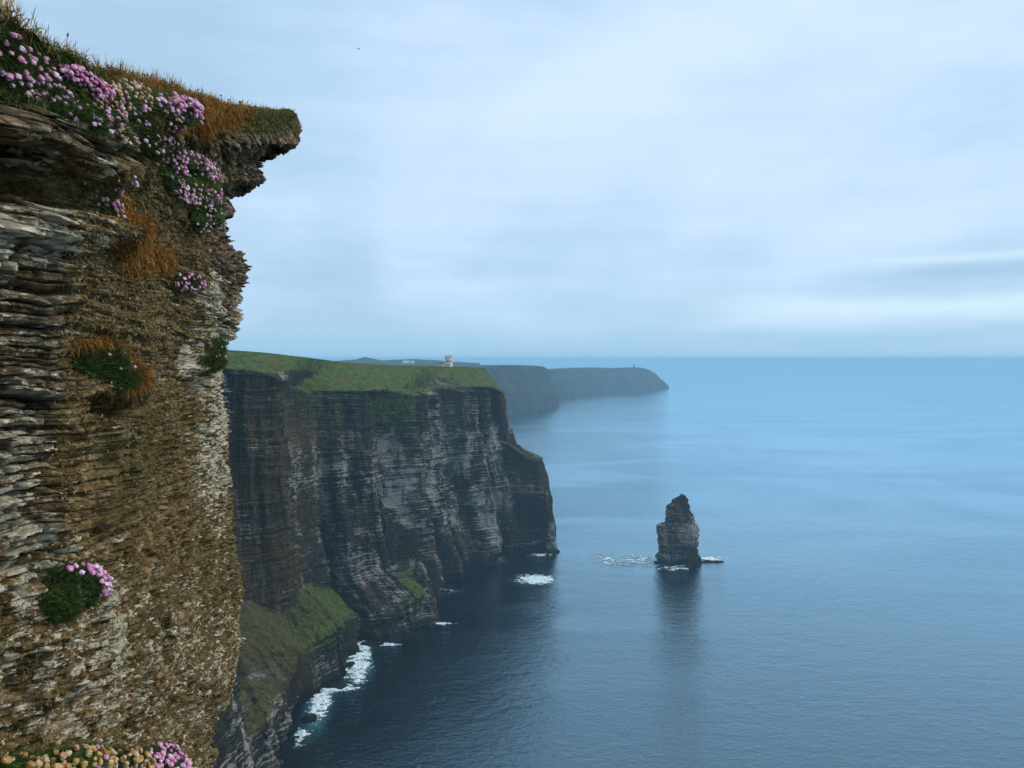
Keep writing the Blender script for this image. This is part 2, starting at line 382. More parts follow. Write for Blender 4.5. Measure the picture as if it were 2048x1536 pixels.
# each station: base, shelf lip, shelf back, mid wall, wall top, grass top, inland
ST = [
 [(420,1990,255),(400,1700,258),(380,1500,262),(370,1100,270),(360,720,285),(350,690,300),(100,700,500)],
 [(540,1614,360),(505,1500,362),(450,1420,372),(435,1100,400),(430,740,440),(420,699,460),(200,702,640)],
 [(576,1536,394),(562,1425,398),(480,1290,412),(452,1100,430),(448,738,455),(440,699,478),(250,703,700)],
 [(614,1460,435),(611,1302,436),(472,1203,450),(464,1000,462),(460,738,472),(455,700,500),(280,704,720)],
 [(612,1405,470),(600,1300,474),(548,1212,474),(538,1000,474),(520,745,482),(525,705,520),(350,710,760)],
 [(690,1347,513),(688,1252,514),(608,1168,506),(590,1000,500),(572,765,500),(590,712,560),(430,716,800)],
 [(702,1296,558),(692,1228,568),(640,1170,580),(606,1000,590),(588,781,590),(645,719,640),(480,722,860)],
 [(790,1281,572),(768,1225,578),(705,1150,588),(674,1000,598),(662,781,604),(705,726,690),(540,728,900)],
 [(872,1246,611),(860,1182,611),(806,1132,612),(776,980,620),(748,781,632),(780,730,720),(620,731,950)],
 [(868,1182,694),(856,1150,692),(838,1100,686),(812,980,672),(800,783,676),(850,732,750),(700,733,1000)],
 [(918,1142,760),(908,1100,760),(890,1040,756),(872,950,748),(856,780,740),(888,733,800),(760,734,1050)],
 [(1000,1114,813),(992,1050,811),(976,990,806),(952,900,796),(932,775,786),(930,734,832),(830,735,1100)],
 [(1062,1109,823),(1056,1040,822),(1040,960,820),(1004,880,813),(984,775,808),(956,735,845),(880,736,1120)],
]
W = [P3(*np.array(s, float).T) for s in ST]
tip = P3(*np.array([(1117,1103,836),(1101,1000,836),(1084,921,836),(1021,889,830),(1006,786,825),(970,736,852),(920,737,1120)], float).T)
W += [tip, tip + np.array([-14, 40, 0]) * np.array([1, 1, 1]), tip + np.array([-70, 90, 0]), tip + np.array([-260, 150, 0])]
W.insert(0, W[0] + np.array([35, -160, 0])); W.insert(0, W[0] + np.array([45, -75, 0]))
W = np.array(W); W[:, 0, 2] = -4
NS0 = 2
ncol = [20, 20, 60, 110, 110, 110, 120, 110, 100, 110, 110, 100, 110, 120, 100, 60, 30, 20]
spar = np.concatenate([np.linspace(i, i + 1, n, endpoint=False) for i, n in enumerate(ncol)] + [[len(W) - 1.0]])
G = catmull(W, spar)                                            # (nu, 7, 3)
rows = np.arange(LV[-1] + 1)
seg = np.clip(np.searchsorted(LV, rows, side='right') - 1, 0, 5); lt = np.array([(r - LV[s]) / (LV[s + 1] - LV[s]) for r, s in zip(rows, seg)])
CP = G[:, seg, :] * (1 - lt)[None, :, None] + G[:, seg + 1, :] * lt[None, :, None]
S = np.repeat(spar[:, None] - NS0, CP.shape[1], 1)              # station number (ST index)
RW = np.repeat(rows[None, :], CP.shape[0], 0).astype(float)
N = gnormals(CP); 
if np.mean(N[..., 0]) < 0: N = -N
top = sstep(RW, LV[4] - 12, LV[4] + 14)
ppx = CX + CP[..., 0] / CP[..., 1] * F; ppy = HY - (CP[..., 2] - H) / CP[..., 1] * F
wob = fbm(CP, .02, 3, 4)
# arc length along the coast as the block coordinate
arc = np.cumsum(np.r_[0, np.linalg.norm(np.diff(CP[:, 300, :2], axis=0), axis=1)])[:, None] + 0 * RW
zb = CP[..., 2] + (wob - .5) * 10 + CP[..., 1] * .012
def columns(a, z, L, seed, warp):
    at = (a + warp) / L; m = np.floor(at); f = at - m
    h0 = _h(m.astype(np.int64), m.astype(np.int64) * 0, m.astype(np.int64) * 0, seed); h1 = _h(m.astype(np.int64) + 1, m.astype(np.int64) * 0, m.astype(np.int64) * 0, seed)
    return h0 + (h1 - h0) * sstep(f, .62, 1.0)
c1 = columns(arc, zb, 34, 5, 30 * fbm(CP, (.02, .02, .012), 15, 3)); c2 = columns(arc, zb, 13, 6, 14 * fbm(CP, (.05, .05, .02), 16, 3)); c3 = columns(arc, zb, 5, 7, 8 * fbm(CP, (.1, .1, .04), 17, 3))
b0, j0 = blocks(arc + 20 * wob, zb + 6 * wob, 70, 24.0, 14)
b1, j1 = blocks(arc + 6 * wob, zb, 22, 9.0, 1); b2, j2 = blocks(arc, zb + 2 * fbm(CP, .1, 9, 2), 8, 2.6, 2); b3, j3 = blocks(arc, zb, 4, 1.0, 4)
colm = fbm(CP, (.035, .035, .006), 21, 4); colr = 1 - np.abs(fbm(CP, (.022, .022, .004), 41, 3) * 2 - 1) * 2
med = fbm(CP, (.12, .12, .05), 61, 4, .6)
shelf = sstep(RW, LV[1] - 10, LV[1] + 20) * (1 - sstep(RW, LV[2] - 30, LV[2])) * (1 - sstep(S, 5.3, 5.9)) * sstep(S, .9, 1.6)
shelf = np.maximum(shelf, .8 * sstep(RW, LV[1] - 20, LV[1] + 10) * (1 - sstep(RW, LV[2] - 60, LV[2])) * blob(S, S * 0, 8.0, 0, .35, 1))
rocky = (1 - top * .93) * (1 - shelf * .8)
disp = rocky * ((c1 - .5) * 34 * (.3 + .7 * sstep(S, 5.2, 6.2)) * (1 - .5 * top) + (c2 - .5) * 8 + (c3 - .5) * 2.0 + (b0 - .5) * 7 + (colm - .5) * 26 + (colr - .3) * 4 + (b1 - .5) * 3.6 + (b2 - .5) * 2.4 + (b3 - .5) * .9 - j2 * .5 + (med - .5) * 5)
disp += (fbm(CP, .05, 81, 4) - .5) * 5 * top * (1 - sstep(RW, LV[5] - 50, LV[5])) + shelf * ((med - .5) * 9 + (c3 - .5) * 1.5 + (fbm(CP, .35, 87, 3) - .5) * 3)
# keep the skyline point of the headland where it belongs
disp *= 1 - .55 * sstep(S, 12.2, 12.9) * (1 - sstep(S, 13.6, 14))
Nh = N.copy(); Nh[..., 2] *= .35
CD = CP + Nh * disp[..., None]
CD[:, :2, 2] = np.minimum(CD[:, :2, 2], -2)
# buttress joints
g = .02 + top * 0.62 + .35 * sstep(RW, 665, 720) + shelf * .62
g += .30 * blob(ppx, ppy, 768, 1010, 34, 60) + .22 * blob(ppx, ppy, 775, 830, 30, 60) + .24 * blob(ppx, ppy, 640, 1240, 60, 70) + .30 * blob(ppx, ppy, 530, 900, 60, 260) * sstep(med, .45, .6)
g += .24 * blob(ppx, ppy, 700, 800, 280, 14) * sstep(wob, .35, .5) + .2 * blob(ppx, ppy, 1055, 915, 45, 16) + .3 * blob(ppx, ppy, 850, 1190, 16, 25)
g += .22 * (vn(CP, (.03, .03, .006), 93) - .45) * (ppx < 870) * (1 - top) - .18 * shelf * blob(ppx, ppy, 540, 1400, 90, 90)
g += .36 * blob(ppx, ppy, 720, 850, 200, 75, .5) * sstep(fbm(CP, (.04, .04, .012), 95, 4), .42, .62)
g -= .34 * blob(ppx, ppy, 890, 768, 34, 26) + .38 * blob(ppx, ppy, 520, 752, 60, 14) * sstep(wob, .4, .5) + .40 * blob(ppx, ppy, 612, 748, 46, 7) + .35 * blob(ppx, ppy, 720, 762, 60, 8)
g += (fbm(CP, (.03, .03, .03), 91, 5, .6) - .5) * .8
pale = .15 + .9 * blob(ppx, ppy, 900, 920, 130, 160) + .8 * blob(ppx, ppy, 650, 960, 90, 130) + .5 * blob(ppx, ppy, 1000, 1050, 80, 60) + .6 * blob(ppx, ppy, 560, 1500, 160, 70) + .5 * blob(ppx, ppy, 760, 1170, 90, 60)
pale -= 1.0 * blob(ppx, ppy, 890, 765, 60, 30); pale -= .8 * blob(ppx, ppy, 520, 1000, 70, 220) + .5 * blob(ppx, ppy, 800, 830, 200, 30)
brown = .6 * shelf + .9 * blob(ppx, ppy, 525, 1080, 75, 300) + .5 * blob(ppx, ppy, 600, 870, 100, 30) + .8 * blob(ppx, ppy, 520, 1260, 60, 50) + .45 * blob(ppx, ppy, 560, 1360, 60, 80)
cm = np.stack([g, np.clip(pale, 0, 1), np.clip(brown * (.5 + med), 0, 1)], -1)
kc = np.zeros((CD.shape[0] - 1, CD.shape[1] - 1), bool); kc[:, :LV[4]] = True
cl = gridobj('cliff', CD, M_CLIFF, {'mask': cm}, keep=kc); tag(cl, kind='structure')
hl = gridobj('hillside', CD, M_CLIFF, {'mask': cm}, keep=~kc, smooth=True); tag(hl, kind='structure')

def ground_z(px_, d):
    """height of the grassy top near a point"""
    sel = np.argmin((ppx[:, LV[5]] - px_) ** 2); return CD[sel, LV[5], 2]

# ------------------------------------------------------------------ far headlands and hills
def headland(stations, seed, n=60, amp=1.0, nv=70):
    Wd = np.array([P3(*np.array(s, float).T) for s in stations]); Wd[:, 0, 2] = -3
    sp = np.linspace(0, len(Wd) - 1, n * (len(Wd) - 1))
    Gd = catmull(Wd, sp); L = Gd.shape[1] - 1
    r = np.linspace(0, L, nv * L + 1); s_ = np.minimum(r.astype(int), L - 1); l_ = r - s_
    Q = Gd[:, s_] * (1 - l_)[None, :, None] + Gd[:, s_ + 1] * l_[None, :, None]
    Nn = gnormals(Q); Nn = -Nn if np.mean(Nn[..., 0]) < 0 else Nn
    c = fbm(Q, (.007, .007, .002), seed, 5, .6); b, j = blocks(Q[..., 1], Q[..., 2] + 10 * fbm(Q, .004, 3, 3), 60, 14, seed)
    tp = sstep(np.repeat(r[None], len(sp), 0), L - 1.15, L - .95)
    edge = np.minimum(1, np.abs(np.repeat(sp[:, None], len(r), 1) - (len(Wd) - 1)) * 2)
    Q2 = Q + Nn * np.array([1, 1, .2]) * (((c - .5) * 150 * amp + (b - .5) * 10 * amp) * (1 - tp) * (.25 + .75 * edge))[..., None]
    gm = tp * .6 + (fbm(Q, .01, seed + 9, 4) - .3) * .5 + .35 * sstep(1.5 - np.abs(np.repeat(r[None], len(sp), 0) - (L - 2.0)), .8, 1.3)
    return Q2, np.stack([gm, gm * 0 + .2, gm * 0 + .2], -1)
Q, mk = headland([
 [(905,850,2400),(900,820,2420),(890,780,2450),(880,733,2550),(850,731,3200)],
 [(985,838,2651),(975,815,2660),(965,785,2680),(960,733,2760),(920,731,3300)],
 [(1040,829,2862),(1035,800,2870),(1025,770,2890),(1015,730,2960),(980,730,3500)],
 [(1085,821,3080),(1080,797,3090),(1070,768,3110),(1062,731,3180),(1030,731,3800)],
 [(1113,813,3334),(1112,787,3334),(1096,765,3330),(1086,733,3330),(1075,733,3900)],
 [(1095,805,3560),(1090,785,3600),(1085,765,3650),(1078,734,3700),(1060,734,4300)]], 5, amp=.7)
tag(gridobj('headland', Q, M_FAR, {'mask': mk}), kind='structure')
Q, mk = headland([
 [(1060,803,3720),(1060,785,3720),(1055,765,3720),(1050,738,3750),(1040,737,4300)],
 [(1122,796,4042),(1122,780,4042),(1118,762,4050),(1110,738,4080),(1090,738,4600)],
 [(1165,789,4430),(1164,775,4430),(1160,758,4440),(1152,736,4480),(1130,736,5000)],
 [(1200,785,4687),(1198,770,4690),(1196,755,4690),(1190,735,4720),(1170,735,5200)],
 [(1235,782,4900),(1234,768,4900),(1232,755,4900),(1225,736,4930),(1210,736,5400)],
 [(1290,779,5133),(1288,768,5130),(1284,755,5120),(1278,735,5120),(1265,736,5600)],
 [(1318,777.5,5258),(1316,768,5250),(1310,758,5240),(1302,742,5230),(1296,744,5600)],
 [(1339,777,5300),(1338,770,5300),(1330,762,5300),(1318,753,5300),(1310,756,5600)],
 [(1338,776,5390),(1336,770,5390),(1328,764,5400),(1316,757,5400),(1306,760,5700)]], 15, amp=.55)
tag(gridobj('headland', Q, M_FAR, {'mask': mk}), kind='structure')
# low hills behind the tower
hx = np.linspace(560, 960, 240); hy = np.linspace(0, 1, 30)
prof = np.interp(hx, [560, 640, 690, 712, 730, 745, 765, 790, 830, 870, 960], [728, 726, 720, 719, 714, 717, 721, 719.5, 718.5, 720.5, 727])
HXX, T_ = np.meshgrid(hx, hy, indexing='ij')
dd = 3000 + 1800 * T_
zt = (H - (prof - HY) / F * 3900)[:, None]
Zh = 170 + (zt - 170) * np.sin(np.pi * T_) ** .7
HP = np.stack([(HXX - CX) / F * dd, dd, Zh], -1); HP[..., 2] += (fbm(HP, .006, 4, 4) - .5) * 8
hm = np.stack([np.full(HXX.shape, .75), HXX * 0, fbm(HP, .003, 8, 3) * .6], -1)
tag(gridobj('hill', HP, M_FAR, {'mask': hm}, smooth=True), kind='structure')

# ------------------------------------------------------------------ stone things
def lathe_box(Vs, Fs, c, sx, sy, sz, rot=0.0):
    b = len(Vs); ca, sa = math.cos(rot), math.sin(rot)
    for dz_ in (0, 1):
        for a_, b_ in ((-1, -1), (1, -1), (1, 1), (-1, 1)):
            x_, y_ = a_ * sx / 2, b_ * sy / 2
            Vs.append((c[0] + x_ * ca - y_ * sa, c[1] + x_ * sa + y_ * ca, c[2] + dz_ * sz))
    Fs += [(b, b + 3, b + 2, b + 1), (b + 4, b + 5, b + 6, b + 7)] + [(b + i, b + (i + 1) % 4, b + 4 + (i + 1) % 4, b + 4 + i) for i in range(4)]
def rock_plain(name, a, b, sc_=1.0):
    m, t = newmat(name); geo = t.node('ShaderNodeNewGeometry')
    n = t.noise(geo.outputs['Position'], 1.2 * sc_, 5, .65)
    finish(t, t.mix(t.step(n, .35, .65), a, b), .9, t.bump(n, .5, .3 / sc_), .1); return m
M_TOWER = rock_plain('weathered_limestone', (.50, .46, .40), (.78, .72, .64))
M_DARKWIN = rock_plain('shadowed_opening', (.02, .02, .025), (.03, .03, .035))
M_WHITE = rock_plain('whitewash', (.70, .72, .74), (.82, .83, .84), .3)
M_SLATE = rock_plain('grey_slate', (.08, .09, .10), (.14, .15, .16), .5)
def tube(r0, r1, z0, z1, n=28, cx=0.0, cy=0.0):
    V, Fq = [], []
    for k, (r, z) in enumerate(((r0, z0), (r1, z1))):
        for i in range(n): a = 2 * math.pi * i / n; V.append((cx + r * math.cos(a), cy + r * math.sin(a), z))
    Fq = [(i, (i + 1) % n, n + (i + 1) % n, n + i) for i in range(n)]
    return V, Fq
TD = 822.0; tb = P3(897, 736.5, TD)
gz = ground_z(897, TD)
tw = empty('stone_tower', (tb[0], tb[1], min(tb[2], gz) - 1.0), 'round castellated stone watchtower standing on the grassy clifftop', 'tower')
def part(name, V, Fq, mat, parent, loc=(0, 0, 0), smooth=False):
    o = link(rawmesh(name, V, Fq), name, mat, parent, smooth); o.location = loc; return o
V, Fq = tube(3.9, 3.6, 0, 12.6); part('wall', V, Fq, M_TOWER, tw)
V, Fq = tube(4.1, 4.1, 12.6, 13.6); V2, F2 = tube(3.3, 4.1, 13.6, 13.6); n_ = len(V)
part('parapet', V + V2, Fq + [tuple(i + n_ for i in f_) for f_ in F2], M_TOWER, tw)
V, Fq = [], []
for i in range(14):
    a = 2 * math.pi * i / 14; lathe_box(V, Fq, (3.75 * math.cos(a), 3.75 * math.sin(a), 13.62), .7, .95, 1.3, a)
part('battlement', V, Fq, M_TOWER, tw)
V, Fq = tube(1.5, 1.4, 0, 15.6, 16, 3.0, 2.4); part('stair_turret', V, Fq, M_TOWER, tw)
V, Fq = [], []; lathe_box(V, Fq, (0, 0, 13.0), 6.2, 6.2, .3); part('roof', V, Fq, M_SLATE, tw)
for (a, z) in ((-1.9, 7.6), (-1.2, 7.6), (-1.2, 3.6), (-1.9, 3.6), (-0.5, 7.6)):
    V, Fq = [], []; lathe_box(V, Fq, (3.72 * math.cos(a), 3.72 * math.sin(a), z), .35, 1.0, 2.1, a); part('window', V, Fq, M_DARKWIN, tw)
V, Fq = [], []; lathe_box(V, Fq, (3.85 * math.cos(-1.55), 3.85 * math.sin(-1.55), 0.9), .35, 1.2, 2.4, -1.55); part('door', V, Fq, M_DARKWIN, tw)
def cottage(px_, py_, d, wd, label, ht=3.2, nm='cottage'):
    p = P3(px_, py_, d); e = empty(nm, (p[0], p[1], p[2] - 1.0), label, 'building')
    V, Fq = [], []; lathe_box(V, Fq, (0, 0, 0), wd, 5, ht + 1.0); part('wall', V, Fq, M_WHITE, e)
    h0 = ht + 1.003
    V = [(-wd/2-.3, -2.9, h0), (wd/2+.3, -2.9, h0), (wd/2+.3, 2.9, h0), (-wd/2-.3, 2.9, h0), (-wd/2-.3, 0, h0+2.0), (wd/2+.3, 0, h0+2.0)]
    me = bpy.data.meshes.new('roof'); me.from_pydata(V, [], [(0,1,5,4), (2,3,4,5), (0,4,3), (1,2,5), (0,3,2,1)]); r = link(me, 'roof', M_SLATE, e)
    for k in (-1, 1):
        V, Fq = [], []; lathe_box(V, Fq, (k * wd * .28, -2.55, 1.9), .9, .2, 1.1); part('window', V, Fq, M_DARKWIN, e)
    V, Fq = [], []; lathe_box(V, Fq, (0, -2.55, .6), 1.0, .2, 2.2); part('door', V, Fq, M_DARKWIN, e)
    return e
cottage(881, 734.5, 835, 5.5, 'small white hut just left of the round stone tower')
cottage(812, 726, 2600, 22, 'wide white farmhouse on the ridge far left of the tower', 9, 'farmhouse')
cottage(825, 726.5, 2650, 13, 'narrow white farmhouse on the ridge, the one nearer the tower', 9, 'farmhouse')
# ruined signal tower on the far headland
p = P3(1268, 735.5, 5130); e = empty('ruined_tower', (p[0], p[1], p[2] - 4), 'tiny square ruined signal tower on the farthest headland', 'tower')
V, Fq = [], []; lathe_box(V, Fq, (0, 0, 0), 11, 10, 22); part('wall', V, Fq, M_SLATE, e)
V, Fq = [], []; lathe_box(V, Fq, (-3.3, 0, 22.003), 3.5, 9, 5); part('broken_parapet', V, Fq, M_SLATE, e)

# ------------------------------------------------------------------ sea stack
def spire(rings, name, mat, label, cat, d0, depth_ratio=.75, na=300, nz=330, seed=3, amp=1.0, group=None):
    """rings: (left px, right px, py) from the top down; the last ones at sea level"""
    rg = np.array(rings, float); pyv = np.linspace(rg[0, 2], rg[-1, 2], nz)
    lf = np.interp(pyv, rg[:, 2], rg[:, 0]); rt = np.interp(pyv, rg[:, 2], rg[:, 1])
    cxw = ((lf + rt) / 2 - CX) / F * d0; hw = (rt - lf) / 2 / F * d0; z = H - (pyv - HY) / F * d0
    z = z - z.min() - 1.5
    th = np.linspace(0, 2 * np.pi, na, endpoint=False); c, s = np.cos(th), np.sin(th)
    sq = 1 / (np.abs(c) ** 2.6 + np.abs(s) ** 2.6) ** (1 / 2.6)
    dep = np.interp(z, [0, z.max()], [hw.max() * depth_ratio, hw[:5].mean() * 1.3])
    Q = np.stack([cxw[None] + (c * sq)[:, None] * hw[None], d0 + (s * sq)[:, None] * dep[None], np.repeat(z[None], na, 0)], -1)
    nn = np.stack([np.repeat(c[:, None], nz, 1), np.repeat(s[:, None], nz, 1), np.zeros((na, nz))], -1)
    ar = th[:, None] * hw.max() * 1.0 + 0 * z[None]
    zd = Q[..., 2] + Q[..., 0] * .06 + 2 * fbm(Q, .05, seed, 2)
    b1, j1 = blocks(ar, zd, 9, 3.4, seed); b2, j2 = blocks(ar, zd, 3.5, 1.3, seed + 1)
    dsp = (b1 - .6) * 2.6 + (b2 - .5) * 1.5 - j2 * .5 + (fbm(Q, (.14, .14, .07), seed + 3, 5, .6) - .5) * 8
    Q2 = Q + nn * (dsp * amp)[..., None]
    cap = Q2[:, :1].mean(0, keepdims=True) + np.array([0, 0, .3])
    Q2 = np.concatenate([np.repeat(cap, na, 0), Q2], 1)
    mkk = np.zeros(Q2.shape[:2] + (3,)); mkk[..., 1] = .8; mkk[..., 2] = .35 * (Q2[..., 2] > 40)
    ctr = Q2.reshape(-1, 3).mean(0); ctr[2] = 0
    o = gridobj(name, Q2 - ctr, mat, {'mask': mkk}, wrap=True, flip=False); o.location = ctr
    return tag(o, label, cat, group)
spire([(1359,1372,992),(1355,1374,996),(1346,1374,1002),(1344,1375,1008),(1333,1376,1012),(1331,1377,1020),(1330,1382,1036),(1328,1386,1047),(1318,1391,1052),(1315,1394,1056),(1314,1397,1066),
       (1316,1397,1080),(1316,1397,1108),(1313,1398,1111),(1310,1400,1117),(1313,1403,1122),(1318,1405,1130)], 'sea_stack', M_STACK,
      'tall dark layered sea stack standing alone in the water off the headland', 'sea stack', 792, .62, amp=1.1)
def reef(name, px0, px1, py_, hgt, label, seed, depth=5, group=None, mat=None):
    d = sea_d(py_); x0, x1 = (px0 - CX) / F * d, (px1 - CX) / F * d; L = x1 - x0
    u = np.linspace(0, 1, 90); v = np.linspace(0, np.pi, 28)
    U, Vv = np.meshgrid(u, v, indexing='ij')
    env = np.sin(np.pi * U) ** .4
    Q = np.stack([U * L - L / 2, -np.cos(Vv) * depth / 2 * env, np.sin(Vv) * hgt * env * (.5 + .9 * fbm(np.stack([U * L, U * 0 + seed, U * 0], -1), .35, seed, 3)) - .6], -1)
    Q += (fbm(Q + seed * 7, .7, seed, 4) - .5)[..., None] * np.array([1.2, 1.2, 1.4]) * min(1, hgt / 2)
    o = gridobj(name, Q, mat or M_STACK, {'mask': np.zeros(Q.shape)}, flip=False); o.location = ((x0 + x1) / 2, d, 0)
    return tag(o, label, 'rock', group)
reef('skerry', 1396, 1450, 1124, 2.2, 'low flat skerry trailing right from the foot of the sea stack', 3, 7)
reef('skerry', 1306, 1352, 1127, 4.0, 'sloping wet ledge at the left foot of the sea stack', 8, 9)
spire([(1099,1104,987),(1097,1106,995),(1098,1105,1008),(1097,1107,1028),(1094,1110,1060),(1090,1114,1104)], 'rock_needle', M_CLIFF,
      'thin rock needle standing against the seaward edge of the headland', 'rock pinnacle', 832, 1.0, 60, 150, 21, .28)
spire([(836,842,1132),(832,848,1142),(828,854,1156),(822,858,1166),(816,862,1180),(812,868,1200),(806,872,1225),(800,878,1250)], 'rock_pinnacle', M_CLIFF,
      'pointed brown rock pinnacle leaning against the foot of the dark cliff', 'rock pinnacle', 618, .8, 120, 200, 44, .7)
bl = [(720,770,1289,3.0,'reddish wet boulder bed in the cove behind the grassy spur'),(800,846,1272,2.5,'long low boulder under the dark cliff wall, before the pointed spur'),
      (850,884,1252,2.2,'wet boulder at the toe of the small pointed spur'),(868,905,1184,2.0,'low rock in the surf line where the cliff turns dark'),
      (686,712,1330,3.0,'dark block beside the turquoise surf under the green spur'),(640,690,1374,2.5,'black reef between the two bright surf patches'),
      (602,634,1440,4.0,'pale banded block at the toe of the nearest grassy spur'),(1085,1120,1104,5.0,'dark rock toe at the outermost point of the headland'),
      (975,992,1262,1.0,'small rock awash in the dark water off the cliff'),(780,795,1348,1.0,'tiny wet rock awash near the surf, closest to the camera')]
for k, (a, b, y_, h_, lb) in enumerate(bl): reef('boulder', a, b, y_, h_, lb, 30 + k, 4 + h_ * 1.5, mat=M_CLIFF)

# ------------------------------------------------------------------ the rock face beside the camera
EDGE = np.array([(578,218),(590,228),(598,243),(608,262),(608,290),(598,304),(570,310),(541,318),(540,345),(538,366),(520,378),(496,388),(489,410),(492,432),(470,452),(461,468),(468,485),
 (480,498),(495,520),(498,545),(494,575),(484,600),(480,632),(478,668),(464,684),(455,692),(456,740),(464,800),(472,860),(477,950),(473,1050),(470,1150),(468,1230),(463,1310),(455,1360),(428,1420),(418,1470),(415,1536),(412,1700)], float)
LEFT = np.array([(-230,-70),(-230,1700)], float)
el = np.r_[0, np.cumsum(np.linalg.norm(np.diff(EDGE, axis=0), axis=1))]; el /= el[-1]
NV, NU = 1350, 560
v = np.linspace(0, 1, NV)
ex, ey = np.interp(v, el, EDGE[:, 0]), np.interp(v, el, EDGE[:, 1])
u = np.linspace(0, 1, NU)
# ridge line drawn over the top, relative to the straight chord
RX = np.array([-230, -100, 0, 40, 75, 110, 135, 170, 185, 230, 290, 330, 390, 450, 500, 578.]); RY = np.array([-95, -40, 18, 42, 72, 92, 108, 124, 134, 148, 162, 171, 192, 210, 217, 218.])
U, VV = np.meshgrid(u, v, indexing='ij')
ly = -95 + VV * 1795
kw = 90; exs = np.convolve(np.r_[np.full(kw, ex[0]), ex, np.full(kw, ex[-1])], np.ones(2 * kw + 1) / (2 * kw + 1), 'valid'); exs = np.convolve(np.r_[np.full(kw, exs[0]), exs, np.full(kw, exs[-1])], np.ones(2 * kw + 1) / (2 * kw + 1), 'valid')
PX = -230 + (exs[None] + 230) * U + (ex - exs)[None] * U ** 5
chord = (1 - U) * -95 + U * 218
ridge_off = np.interp(-230 + 808 * U, RX, RY) - chord
lyv = np.interp(v, [0, 1], [0, 1])
PY = (1 - U) * ly + U * ey[None] + ridge_off * (1 - sstep(VV, 0, .45))
# rows are spread evenly down the left side and by the edge on the right
bx = -230 + 700 * U
D = np.interp(bx, [-230, 0, 130, 230, 300, 360, 400, 440, 470], [1.75, 2.35, 2.75, 3.45, 4.15, 4.9, 5.6, 6.5, 7.4])
D = D + 1.0 * sstep(U, .86, 1) * (1 - sstep(VV, .02, .22)) * 0
NP = P3(PX, PY, D)
# wall left of the frame and behind the camera
nl = 40
tl = np.linspace(1, 0, nl, endpoint=False)[:, None, None]
Lp = NP[:1] + tl * np.array([-.2, -5.0, 0]) + 0 * NP[:1]
# turning away beyond the silhouette
nr = 90
tr = np.linspace(0, 1, nr + 1)[1:, None]
ang = tr * 1.5; step_ = tr ** 1.4 * 6.0
Rp = np.repeat(NP[-1:], nr, 0).copy()
Rp[..., 0] += -(step_ * np.sin(ang * .9)) - .30 * np.minimum(step_, 1)
Rp[..., 1] += step_ * np.cos(ang) * .75
A = np.concatenate([Lp, NP, Rp], 0)
apx = np.concatenate([np.repeat(PX[:1], nl, 0), PX, np.repeat(PX[-1:], nr, 0)], 0); apy = np.concatenate([np.repeat(PY[:1], nl, 0), PY, np.repeat(PY[-1:], nr, 0)], 0)
inview = np.concatenate([np.zeros(nl), np.ones(NU), np.zeros(nr)])
fade_wrap = np.concatenate([np.ones(nl), np.ones(NU), np.linspace(1, .3, nr)])[:, None]
# turf behind the ridge and the wall going down to the sea
nt, nb = 46, 26
tt = (np.linspace(1, 0, nt, endpoint=False)[None, :, None]) ** 2.2
Tp = A[:, :1] + tt * np.array([-34, 6, 2.4]) + np.sin(tt * np.pi) * np.array([0, 0, -.4]) + (1 - (1 - tt) ** 8) * np.array([-.05, 0, .02])
tb_ = np.linspace(0, 1, nb + 1)[None, 1:, None] ** 1.6
Bp = A[:, -1:] * (1 - tb_ * np.array([0, 0, 1])) + tb_ * np.array([-6, 0, -2])
A = np.concatenate([Tp, A, Bp], 1)
apx = np.concatenate([np.repeat(apx[:, :1], nt, 1), apx, np.repeat(apx[:, -1:], nb, 1)], 1); apy = np.concatenate([np.repeat(apy[:, :1], nt, 1), apy, np.repeat(apy[:, -1:], nb, 1)], 1)
VJ = np.arange(A.shape[1])[None] + 0 * apx
turf = 1 - sstep(VJ, nt - 3, nt + 10)
NN = gnormals(A); NN = -NN if np.mean(NN[nl:nl + NU, nt:nt + NV, 0]) < 0 else NN
# regions
n0 = fbm(A, 1.2, 7, 4); n1_ = fbm(A, 3.5, 8, 4, .6)
jx = apx + (n0 - .5) * 90; jy = apy + (n1_ - .5) * 90
strata = np.clip(blob(jx, jy, 20, 720, 120, 290, .25) + blob(jx, jy, -30, 1060, 120, 120) * .6 + blob(jx, jy, 60, 250, 130, 60, .3) + blob(.5 * (jx + apx), .5 * (jy + apy), 445, 330, 130, 85, .3) + blob(jx, jy, 500, 400, 60, 320, .35) + blob(jx, jy, 450, 620, 55, 90) * .7 + blob(jx, jy, 445, 480, 45, 90), 0, 1)
cave = blob(jx, jy, 45, 345, 105, 42, .35) + blob(jx, jy, 120, 385, 60, 35, .4) * .8
cave = np.clip(cave, 0, 1) * (1 - sstep(apx, 140, 172))
lip = blob(jx, jy, 60, 255, 130, 40, .5) + blob(jx, jy, 130, 320, 60, 32, .4)
under = blob(jx, jy, 545, 312, 58, 16, .3) + .6 * blob(jx, jy, 400, 465, 40, 25) + .9 * blob(apx, apy, 455, 415, 34, 34, .5) + 1.1 * blob(apx, apy, 382, 768, 17, 22) + 1.2 * blob(apx, apy, 200, 812, 30, 24) + .5 * blob(apx, apy, 405, 470, 26, 22) + .6 * blob(apx, apy, 300, 262, 40, 18)
nose = blob(apx, apy, 565, 262, 60, 42, .4) + .8 * blob(apx, apy, 505, 262, 38, 34, .5)
bench = blob(jx, jy, 90, 455, 140, 34, .5)
arc_n = A[..., 1] + A[..., 0] * -.3
zd = A[..., 2] + .03 * A[..., 1] + .10 * (n0 - .5) * 2
b1, j1 = blocks(arc_n + .2 * n1_, zd + .03 * n1_, .40, .115, 51); b2, j2 = blocks(arc_n + .1 * n1_, zd + .02 * n1_, .13, .034, 52); b3, j3 = blocks(arc_n, zd + .01 * n1_, .06, .015, 53)
